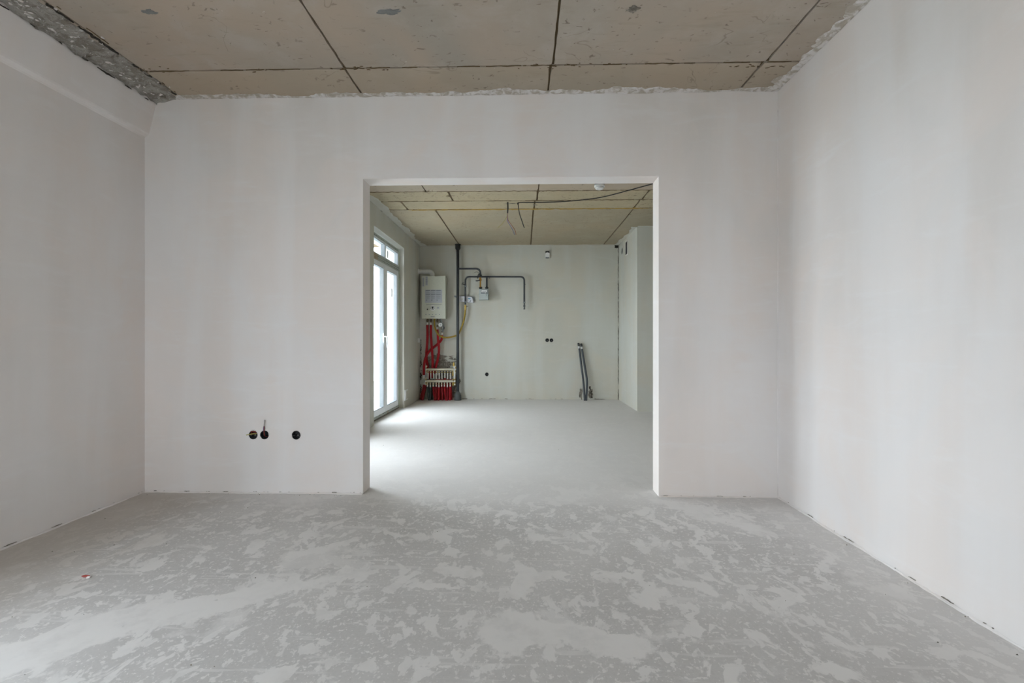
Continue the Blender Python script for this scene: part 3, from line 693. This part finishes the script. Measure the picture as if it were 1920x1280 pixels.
# ---------------------------------------------------------------- underfloor heating manifold
mo = thing('heating_manifold', 'floor heating manifold with two horizontal nickel bars in the far corner', 'manifold', FW(826, 747, .09))
UX = [802.6, 807.7, 812.9, 818.1, 823.5, 828.8, 834.2, 839.4, 844.6]
LX = [801.8, 807.0, 812.5, 817.8, 823.0, 828.2, 833.5, 838.8, 844.1]
for nm, xa, xb, yy, off, cols in (('return_bar', 800.5, 853, 692.3, .09, UX), ('supply_bar', 800, 852, 714.4, .14, LX)):
    a, b = FW(xa, yy, off), FW(xb, yy, off)
    br = obj(nm, tube(B(), [a, a + (b - a) * .02, a + (b - a) * .02, a + (b - a) * .96, a + (b - a) * .985, b], [.018, .018, .024, .024, .016, .014], 16), 'nickel', mo)
    for cx in cols:
        p = FW(cx, yy, off); obj('outlet_nut', lathe(B(), p + V(0, 0, -.022), (0, 0, -1), [(0, .010), (.02, .010), (.02, .0135), (.034, .0135), (.034, .011), (.038, .011)], 8), 'brass', br)
    for px_ in (xa - 1.2, xb + .8):
        for dy in (-6, 0, 6):
            p = FW(px_, yy + dy, off + .01); obj('end_valve_cap', lathe(B(), p + V(0, .015, 0), (0, -1, 0), [(0, .016), (.03, .016), (.036, .012)], 12), 'nickel' if dy else 'white', br)
        p0, p1 = FW(px_, yy - 6, off), FW(px_, yy + 6, off); bm = B(); tube(bm, [p0, p1], .011, 8); obj('end_fitting', bm, 'brass', br)
    p = FW(849.5, yy + (9 if nm[0] == 'r' else 5), off); bm = B(); tube(bm, [p + V(0, 0, .09), p + V(0, 0, -.03)], [.012, .018], 8); obj('drain_valve', bm, 'brass', br)
p = FW(851, 686, .09); bm = B(); tube(bm, [p + V(0, 0, -.03), p, p, p + V(0, 0, .055), p + V(0, 0, .055), p + V(0, 0, .07)], [.01, .01, .019, .019, .01, .006], 12); obj('air_vent', bm, 'brass', mo)
for px_ in (799.8, 853.2):
    a, b = FW(px_, 696, .07), FW(px_, 711, .11); bm = B(); tube(bm, [a, b], .014, 8); obj('bracket', bm, 'steel', mo)
    bm = B(); c = FW(px_, 703, 0); box(bm, (c.x - .015, YF - .10, c.z - .16), (c.x + .015, YF + .002, c.z + .16)); obj('wall_bracket', bm, 'steel', mo)
words = ['leftmost', 'second', 'third', 'fourth', 'fifth', 'sixth', 'seventh', 'eighth', 'rightmost']
for i, cx in enumerate(LX):
    mt = 'sleeve_black' if i < 2 else ('red' if i % 2 == 0 else 'darkred')
    top = FW(cx, 717.2, .14); ss = 724.5 + (i % 3 == 1) * 1.2
    cname = 'black-green' if i < 2 else 'red'
    lab = '%s sleeved heating pipe under the lower manifold bar, %s%s' % (cname, words[i], '' if i in (0, 8) else ' from the left')
    t = thing('heating_pipe', lab, 'pipe', (top.x, top.y, 0), 'heating pipes from the lower manifold bar')
    s = FW(cx, ss, .14); r = random.Random(i)
    bm = B(); tube(bm, [top, s + V(0, 0, -.02)], .0110, 10); obj('pipe_end', bm, 'pex', t)
    e = V(s.x + r.uniform(-.015, .03), s.y - .01 + r.uniform(-.02, .02), -.0)
    cv = curve([s, s.lerp(e, .45) + V(r.uniform(-.006, .006), 0, 0), e], 8)
    bm = B(); tube(bm, cv, [.0185 if k % 2 else .017 for k in range(len(cv))], 12); obj('sleeve', bm, mt, t)
for i, cx in enumerate(UX):
    green = i < 3
    lab = '%s sleeved pipe from the upper manifold bar, %s%s' % ('dark green' if green else 'red', words[i], '' if i in (0, 8) else ' from the left')
    t = thing('heating_pipe', lab, 'pipe', FW(cx, 747, .065), 'heating pipes from the upper manifold bar')
    top = FW(cx, 696, .09); s = FW(cx, 710 - (i == 6) * 2, .075); e = V(s.x + .02, YF - .07, 0)
    bm = B(); tube(bm, [top, s + V(0, 0, -.01)], .0110, 10); obj('pipe_end', bm, 'pex', t)
    bm = B(); tube(bm, [s + V(0, 0, -.005), s + V(0, -.004, -.06), e], [.017, .017, .016], 12); obj('sleeve', bm, 'sleeve_black' if green else 'red', t)
for i, (a, b) in enumerate((((797.5, 721), (791.5, 746.5)), ((795.5, 721), (789.0, 747.5)))):
    p, q = FW(*a, .12 - i * .05), FW(*b, .13 - i * .05); q.z = 0
    t = thing('insulated_pipe', ['thick dark red sleeved pipe slanting to the floor left of the manifold', 'dark red sleeved pipe nearest the left wall, slanting to the floor'][i], 'pipe', q)
    bm = B(); tube(bm, curve([p, p.lerp(q, .5) + V(.004, 0, 0), q], 5), .024, 12); obj('sleeve', bm, 'darkred', t, smooth=True)
    bm = B(); tube(bm, [p, p + V(.01, 0, .05)], .0135, 10); obj('pipe_end', bm, 'pex', t)

# ---------------------------------------------------------------- gas riser and meter run
RO = .12
ri = FW(858.4, 700, RO); rx, ry = ri.x, ri.y
riser = thing('gas_riser', 'dark grey vertical gas pipe from floor boot to ceiling collar', 'pipe', (rx, ry, 0))
bm = B(); tube(bm, [(rx, ry, .02), (rx, ry, ZC)], .0255, 16); obj('pipe', bm, 'pipe', riser, smooth=True)
obj('ceiling_collar', lathe(B(), (rx, ry, ZC), (0, 0, -1), [(0, .052), (.012, .052), (.014, .046), (.075, .046), (.09, .034), (.10, .027)], 16), 'black', riser)
obj('floor_boot', lathe(B(), (rx, ry, 0), (0, 0, 1), [(0, .064), (.03, .062), (.075, .058), (.12, .045), (.145, .03), (.16, .027)], 20), 'boot', riser)
mo_ = RO + .035
bp = [FW(859, 503.6, RO), FW(900.6, 503.6, mo_), FW(900.6, 520, mo_)]
bm = B(); tube(bm, arc_path(bp, .085, 8), .017, 12); obj('branch_pipe', bm, 'pipe', riser, smooth=True)
run = thing('meter_pipe', 'dark grey bent gas pipe running right from the riser to a capped drop', 'pipe', FW(983, 580, RO - .03))
q = RO - .03
bm = B(); tube(bm, arc_path([FW(872.6, 571, q), FW(872.6, 518.6, q), FW(983, 518.6, q), FW(983, 568, q)], .075, 8), .0155, 12); obj('pipe', bm, 'pipe', run, smooth=True)
bm = B(); tube(bm, [FW(912.8, 518.6, q), FW(912.8, 538, mo_ - .02)], .0155, 12); obj('meter_drop', bm, 'pipe', run, smooth=True)
for cx, yy in ((872.8, 536.5), (872.8, 566), (983, 566.8)):
    p = FW(cx, yy, q); obj('union_ring', lathe(B(), p + V(0, 0, .012), (0, 0, -1), [(0, .016), (.004, .021), (.020, .021), (.024, .016)], 10), 'gasket', run)
p = FW(983, 568, q); obj('end_valve', lathe(B(), p, (0, 0, -1), [(0, .013), (.04, .013), (.04, .018), (.065, .018), (.065, .011), (.095, .011), (.095, .015), (.112, .015)], 10), 'boot', run)
p = FW(872.8, 571, q); obj('end_valve', lathe(B(), p, (0, 0, -1), [(0, .014), (.02, .014), (.02, .021), (.05, .021), (.05, .015), (.075, .015)], 8), 'brass', run)
bm = B(); p = FW(872.6, 534, q + .02); tube(bm, [p, FW(867, 532, q + .03), FW(865.5, 532.5, q + .03)], [.006, .008, .006], 8); obj('valve_lever', bm, 'black', run)
for (cx, yy) in ((867, 530), (918, 522), (985.5, 533), (875, 574)):
    p = FW(cx, yy, 0); bm = B(); tube(bm, [p + V(0, -.006, 0), FW(cx + (2.5 if cx < 880 else -2.5 if cx > 980 else 0), yy - (2.5 if cx == 918 else 0), q)], .005, 6); obj('wall_clip', bm, 'black', run)
vp = FW(900.6, 525.5, mo_)
gv = thing('gas_valve', 'yellow-orange gas valve with a black lever above the meter', 'valve', vp)
obj('body', lathe(B(), vp + V(0, 0, .06), (0, 0, -1), [(0, .016), (.03, .016), (.03, .020), (.05, .022), (.07, .020), (.07, .013), (.17, .013), (.17, .016), (.19, .016)], 12), 'orange', gv)
bm = B(); tube(bm, [vp + V(0, -.02, 0), FW(894.5, 526.3, mo_ + .03), FW(891.8, 526.3, mo_ + .03)], [.009, .011, .007], 8); obj('lever', bm, 'black', gv)
bm = B(); tube(bm, curve([FW(895.5, 522, mo_ + .03), FW(897, 515, mo_ + .035), FW(899.5, 513, mo_ + .035)], 5), [.009] * 11, 8); obj('lock_ring', bm, 'black', gv)
obj('union', lathe(B(), FW(901, 514.5, mo_), (0, 0, -1), [(0, .018), (.004, .026), (.02, .026), (.024, .018)], 10), 'black', gv)
bm = B(); tube(bm, curve([FW(898.5, 514, mo_), FW(896.5, 510.5, mo_ + .02), FW(893, 509.6, mo_ + .03), FW(889.5, 511, mo_ + .03)], 5), .0035, 6); obj('seal_wire', bm, 'black', gv)
# meter
mp0, mp1 = FW(898.2, 561.5, mo_ + .05), FW(915.4, 541.5, mo_ + .05); ym = YF - mo_ - .05
mt_ = thing('gas_meter', 'pale grey gas meter hanging from two dark pipes on the far wall', 'meter', ((mp0.x + mp1.x) / 2, ym + .06, mp0.z))
zc = mp0.z + (mp1.z - mp0.z) * .5
obj('lower_housing', box(B(), (mp0.x, ym, mp0.z), (mp1.x, ym + .13, zc - .002)), 'meter', mt_, bevel=.014)
obj('upper_housing', box(B(), (mp0.x, ym, zc + .002), (mp1.x, ym + .13, mp1.z)), 'meter', mt_, bevel=.012)
obj('seam_flange', box(B(), (mp0.x - .008, ym - .006, zc - .006), (mp1.x + .008, ym + .136, zc + .006)), 'meter', mt_, bevel=.002)
def MP(px, py, o=0): return on_y(px, py, ym - o)
a, b = MP(902, 543), MP(914.2, 550.8); dh = obj('index_housing', box(B(), (a.x, ym - .018, b.z), (b.x, ym + .01, a.z)), 'gasket', mt_, bevel=.004)
a, b = MP(903, 544.2), MP(913.2, 547.6); obj('display', box(B(), (a.x, ym - .020, b.z), (b.x, ym - .012, a.z)), 'white', dh)
a, b = MP(904, 545.2), MP(912, 546.3); obj('digits', box(B(), (a.x, ym - .0212, b.z), (b.x, ym - .016, a.z)), 'ink', dh)
p = MP(910.4, 549.6); obj('sealing_tag', lathe(B(), (p.x, ym - .017, p.z), (0, -1, 0), [(0, .011), (.005, .011)], 10), 'steel', mt_)
p = MP(911.2, 551.2); bm = B(); tube(bm, curve([(p.x - .01, ym - .02, p.z + .02), (p.x, ym - .024, p.z), (p.x + .006, ym - .012, p.z - .03)], 4), .002, 5); obj('seal_wire', bm, 'black', mt_)
for cx in (901, 912.6):
    p = on_y(cx, 541, YF - mo_ + .005); obj('pipe_union', lathe(B(), (p.x, ym + .06, mp1.z - .005), (0, 0, 1), [(0, .024), (.022, .024), (.022, .030), (.04, .030), (.04, .018), (.055, .018)], 10), 'black', mt_)
# packet behind the pipes
pk = thing('packet', 'small white packet with blue print tucked behind the gas pipes', 'packet', FW(872, 566, .04))
prof = [(856.5, 556.5), (859, 555.2), (870, 555.0), (883.5, 556.6), (886, 558.5), (887.6, 567.2), (880, 567), (868, 565.4), (859.4, 564.6), (856.8, 561)]
obj('pouch', prism(B(), [FW(a, b, .055) for a, b in prof], (0, .05, 0)), 'bag', pk, bevel=.006)
obj('blue_mark', prism(B(), [FW(a, b, .057) for a, b in ((876.4, 558.4), (882.4, 559.4), (881.6, 561.2), (878.6, 560.2))], (0, .004, 0)), 'blue', pk)
obj('dark_mark', prism(B(), [FW(a, b, .057) for a, b in ((882, 562.4), (883.2, 563), (881.6, 566.8), (880, 566.6))], (0, .004, 0)), 'ink', pk)
obj('round_mark', lathe(B(), FW(866.6, 560, .054), (0, -1, 0), [(0, .032), (.003, .032)], 16), 'white', pk)
obj('round_dot', lathe(B(), FW(866.8, 560.6, .056), (0, -1, 0), [(0, .007), (.003, .007)], 10), 'black', pk)
obj('holder', prism(B(), [FW(a, b, .02) for a, b in ((851.5, 554), (886, 555.4), (890, 558), (889.6, 563), (858, 559), (852, 556.5))], (0, .018, 0)), 'gasket', pk)

# ---------------------------------------------------------------- small fittings in the far room
a, b = FW(1022.6, 481.6, .06), FW(1030.2, 473, .06)
al = thing('gas_detector', 'small white wall detector with a dark top, high on the far wall', 'detector', ((a.x + b.x) / 2, YF, a.z))
pts = [(a.x, YF - .06, a.z), (b.x, YF - .06, a.z), (b.x, YF - .06, b.z - .025)] + [((a.x + b.x) / 2 + (b.x - a.x) / 2 * math.cos(t), YF - .06, b.z - .025 + .025 * math.sin(t)) for t in (math.pi * k / 8 for k in range(1, 8))] + [(a.x, YF - .06, b.z - .025)]
obj('housing', prism(B(), pts, (0, .058, 0)), 'white', al)
obj('dark_top', box(B(), (a.x + .002, YF - .045, b.z - .02), (b.x - .002, YF + .001, b.z + .028)), 'black', al)
obj('lower_lip', box(B(), (a.x + .008, YF - .055, a.z - .012), (b.x - .008, YF, a.z)), 'gasket', al)

def socket(c, r, label, group, depth=.045, wires=(), bits=True):
    t = thing('socket_box', label, 'socket box', c, group)
    bm = B(); n = 28; Y = c.y
    R = [(r * .99, Y - .0015), (r * .99, Y + depth), (1e-4, Y + depth), (1e-4, Y + depth - .003), (r * .92, Y + depth - .003), (r * .92, Y - .0015)]
    rings = [[bm.verts.new((c.x + q * math.cos(2 * math.pi * k / n), yy, c.z + q * math.sin(2 * math.pi * k / n))) for k in range(n)] for q, yy in R]
    for a_, b_ in zip(rings, rings[1:] + rings[:1]):
        for k in range(n): bm.faces.new((a_[k], a_[(k + 1) % n], b_[(k + 1) % n], b_[k]))
    obj('cup', bm, 'boxblack', t)
    if bits:
        for dx in (-.6, .6): obj('screw_post', lathe(B(), c + V(dx * r, depth - .004, -.15 * r), (0, -1, 0), [(0, r * .16), (depth * .75, r * .16)], 8), 'boxblack', t)
        bm = B(); tube(bm, curve([c + V(-.3 * r, depth * .8, -.4 * r), c + V(.1 * r, depth * .4, -.1 * r), c + V(.35 * r, depth * .7, -.5 * r)], 5), r * .09, 6); obj('wire', bm, 'wire_grey', t)
    for nm, pts, rad, mt in wires:
        bm = B(); tube(bm, curve(pts, 6), rad, 8); obj(nm, bm, mt, t, smooth=True)
    return t
def SP(px, py, o): return on_y(px, py, YP - o)
w1 = [('wire', [SOCK[0] + V(.02, .035, .004), SP(480, 812.6, -.01), SP(472, 813.4, .004), SP(461.5, 815.4, .02)], .0034, 'wire_yel'),
      ('wire', [SOCK[0] + V(-.024, .02, .010), SP(471, 809.5, -.006), SP(476, 808.6, -.006), SP(481, 810, -.012)], .0036, 'wire_red')]
w2 = [('wire', [SOCK[1] + V(.0, .035, -.018), SP(495.4, 816, -.012), SP(494.6, 806, .004), SP(495, 799, .012)], .0042, 'black'),
      ('wire', [SOCK[1] + V(.006, .035, -.02), SP(496.4, 816, -.010), SP(495.2, 806, .0075), SP(495.2, 799, .015)], .0022, 'wire_red'),
      ('wire', [SOCK[1] + V(-.006, .035, -.02), SP(494.2, 812, -.010), SP(494.2, 806, .0075), SP(494.9, 799, .014)], .0022, 'wire_blue'),
      ('bare_tip', [SP(495, 800, .012), SP(495.6, 793, .014), SP(496, 787, .014)], .0028, 'wire_grey')]
socket(SOCK[0], .031, 'open socket box with red and yellow wires, leftmost in the near wall', 'open socket boxes in the near wall', wires=w1)
socket(SOCK[1], .031, 'open socket box with a dark wire sticking straight up', 'open socket boxes in the near wall', wires=w2, bits=False)
socket(SOCK[2], .031, 'single open socket box standing alone, nearest the wide opening', 'open socket boxes in the near wall')
socket(FS[0], .033, 'open socket box on the far wall, left of the tight pair', 'open socket boxes in the far wall')
socket(FS[1], .033, 'open socket box on the far wall, right of the tight pair', 'open socket boxes in the far wall')
socket(FS[2], .033, 'single open socket box low on the far wall, right of the riser', 'open socket boxes in the far wall')
for o_, s_ in ((SOCK[0], 3.0), (SOCK[1], 5.0), (SOCK[2], 7.0)):
    bm = B(); pts = [o_ + V(math.cos(a) * .033, .001, math.sin(a) * .033) for a in (2 * math.pi * k / 40 for k in range(41))]
    tube(bm, pts, [max(.001, .0035 + .003 * nz(k * .4, s_)) for k in range(41)], 6, False); obj('chipped_rim', bm, 'plaster', wb, smooth=True)

# two grey insulated pipe stubs
for lab, pix, rr_ in (('left of two grey insulated pipe stubs leaning out of the floor by the far wall', [(1084.6, 644), (1087, 660), (1090.6, 690), (1094, 717), (1096.4, 747)], .0175),
                      ('right of two grey insulated pipe stubs leaning out of the floor by the far wall', [(1089.6, 645), (1092.4, 662), (1097, 690), (1100.4, 712), (1100.2, 730), (1099, 747)], .0185)):
    n_ = len(pix); pts = [FW(a, b, .05 + .06 * (i / (n_ - 1)) ** 2 - .0) for i, (a, b) in enumerate(pix)]; pts[-1].z = 0
    t = thing('pipe_stub', lab, 'pipe', pts[-1], 'grey pipe stubs by the far wall')
    cv = curve(pts, 8); bm = B(); tube(bm, cv, rr_, 12); obj('sleeve', bm, 'greyfoam', t, smooth=True)
    d = (cv[0] - cv[2]).normalized()
    bm = B(); tube(bm, [cv[0] - d * .085, cv[0] - d * .04], rr_ * 1.06, 12); obj('silver_band', bm, 'silver', t)
    bm = B(); tube(bm, [cv[0] - d * .045, cv[0] + d * .005, cv[0] + d * .012], [rr_ * 1.1, rr_ * 1.1, rr_ * .8], 12); obj('end_cap', bm, 'black', t)

# cover plates on the far left wall
a, b = on_x(758.2, 751, XFL), on_x(763.6, 729, XFL)
pt = thing('cover_plate', 'slim white cover plate low on the side wall beside the glazed door', 'cover plate', (XFL, (a.y + b.y) / 2, a.z))
obj('plate', box(B(), (XFL - .001, a.y, a.z), (XFL + .012, b.y, b.z)), 'white', pt, bevel=.003)
obj('insert', box(B(), (XFL + .01, a.y + (b.y - a.y) * .35, a.z + .02), (XFL + .016, b.y - .01, b.z - .02)), 'plaster_far', pt)
a, b = on_x(783.2, 642, XFL), on_x(785.8, 633.5, XFL)
pt = thing('cover_plate', 'tiny white cover plate on the side wall beside the boiler pipes', 'cover plate', (XFL, (a.y + b.y) / 2, a.z))
obj('plate', box(B(), (XFL - .001, a.y, a.z), (XFL + .014, b.y, b.z)), 'white', pt, bevel=.003)

# ceiling of the far room: detector and cables
p = on_z(1124, 345, ZC)
sd = thing('smoke_detector', 'round white smoke detector on the concrete ceiling beyond the opening', 'smoke detector', p)
obj('base', lathe(B(), p + V(0, 0, .002), (0, 0, -1), [(0, .052), (.014, .054), (.022, .054)], 28), 'gasket', sd)
obj('cover', lathe(B(), p + V(0, 0, -.016), (0, 0, -1), [(0, .056), (.016, .056), (.020, .048), (.024, .046), (.036, .042), (.042, .03), (.043, .001)], 28), 'white', sd)
obj('vent_slot', lathe(B(), p + V(0, 0, -.036), (0, 0, -1), [(0, .0475), (.004, .0475)], 28), 'gasket', sd)
zc_ = ZC - .006
cp = [on_z(a, b, zc_) for a, b in ((1262, 334), (1224, 344.5), (1180, 356.5), (1140, 367), (1110, 372.6), (1060, 377.6), (1010, 379.4), (973, 380))]
end = cp[-1]; Yc = end.y
hang = [on_y(a, b, Yc) for a, b in ((971.6, 384), (974, 400), (978.5, 414), (983, 427))]
cb = thing('ceiling_cable', 'black cable running across the concrete ceiling with its end hanging down', 'cable', end)
bm = B(); tube(bm, curve(cp + hang[:1], 5), .0055, 8); obj('cable_run', bm, 'black', cb, smooth=True)
bm = B(); tube(bm, curve([cp[-1]] + hang, 6), .0050, 8); obj('hanging_end', bm, 'black', cb, smooth=True)
top = on_z(952, 379, ZC); Yw = top.y
hw = thing('hanging_wire', 'short black cable hanging from the ceiling with thin coloured strands', 'cable', top)
bm = B(); tube(bm, [top + V(0, 0, .01), on_y(952.4, 390, Yw), on_y(951.6, 399.5, Yw)], .0085, 10); obj('sheath', bm, 'black', hw, smooth=True)
for nm, pix, mt in (('wire', [(951.6, 398), (951.4, 408), (953, 415), (959, 424), (963.5, 432), (966, 441)], 'wire_grey'), ('wire', [(951.8, 398), (952, 408), (953.6, 414), (960, 423), (965.6, 431), (967.6, 440)], 'wire_red'),
                    ('wire', [(951.2, 398), (950.6, 405), (947, 412), (941, 420), (933, 427)], 'wire_yel'), ('wire', [(951.5, 398), (951, 408), (952.4, 416), (958, 425), (962.5, 434), (964.6, 440)], 'wire_blue')):
    bm = B(); tube(bm, curve([on_y(a, b, Yw) for a, b in pix], 5), .0025, 6); obj(nm, bm, mt, hw, smooth=True)

# ---------------------------------------------------------------- debris on the floor
p = on_z(163, 1082, 0)
sd_ = thing('brick_shard', 'small red and white shard lying on the floor near the left wall', 'shard', p)
bm = B(); lump(bm, p + V(-.006, 0, .006), (.018, .010, .006), 3); obj('red_piece', bm, 'wire_red', sd_)
bm = B(); lump(bm, p + V(.014, -.008, .005), (.008, .008, .005), 5); obj('white_piece', bm, 'plaster', sd_)
bm = B(); rr = random.Random(9)
for i in range(90):
    s = rr.uniform(.001, .003)
    if i < 45: x, y = rr.uniform(XL + .05, XR - .05), rr.uniform(1.2, 3.05)
    elif i < 60: x, y = rr.uniform(XL + .02, OX0), YP - abs(rr.gauss(.015, .02))
    elif i < 75: x, y = XR - abs(rr.gauss(.01, .02)), rr.uniform(1.4, 3.1)
    else: x, y = rr.uniform(-1.6, 1.6), rr.uniform(3.4, 8.0)
    lump(bm, (x, y, s * .5), (s * 1.2, s, s * .8), i)
o = obj('floor_grit', bm, 'mortar', fl); o['kind'] = 'stuff'
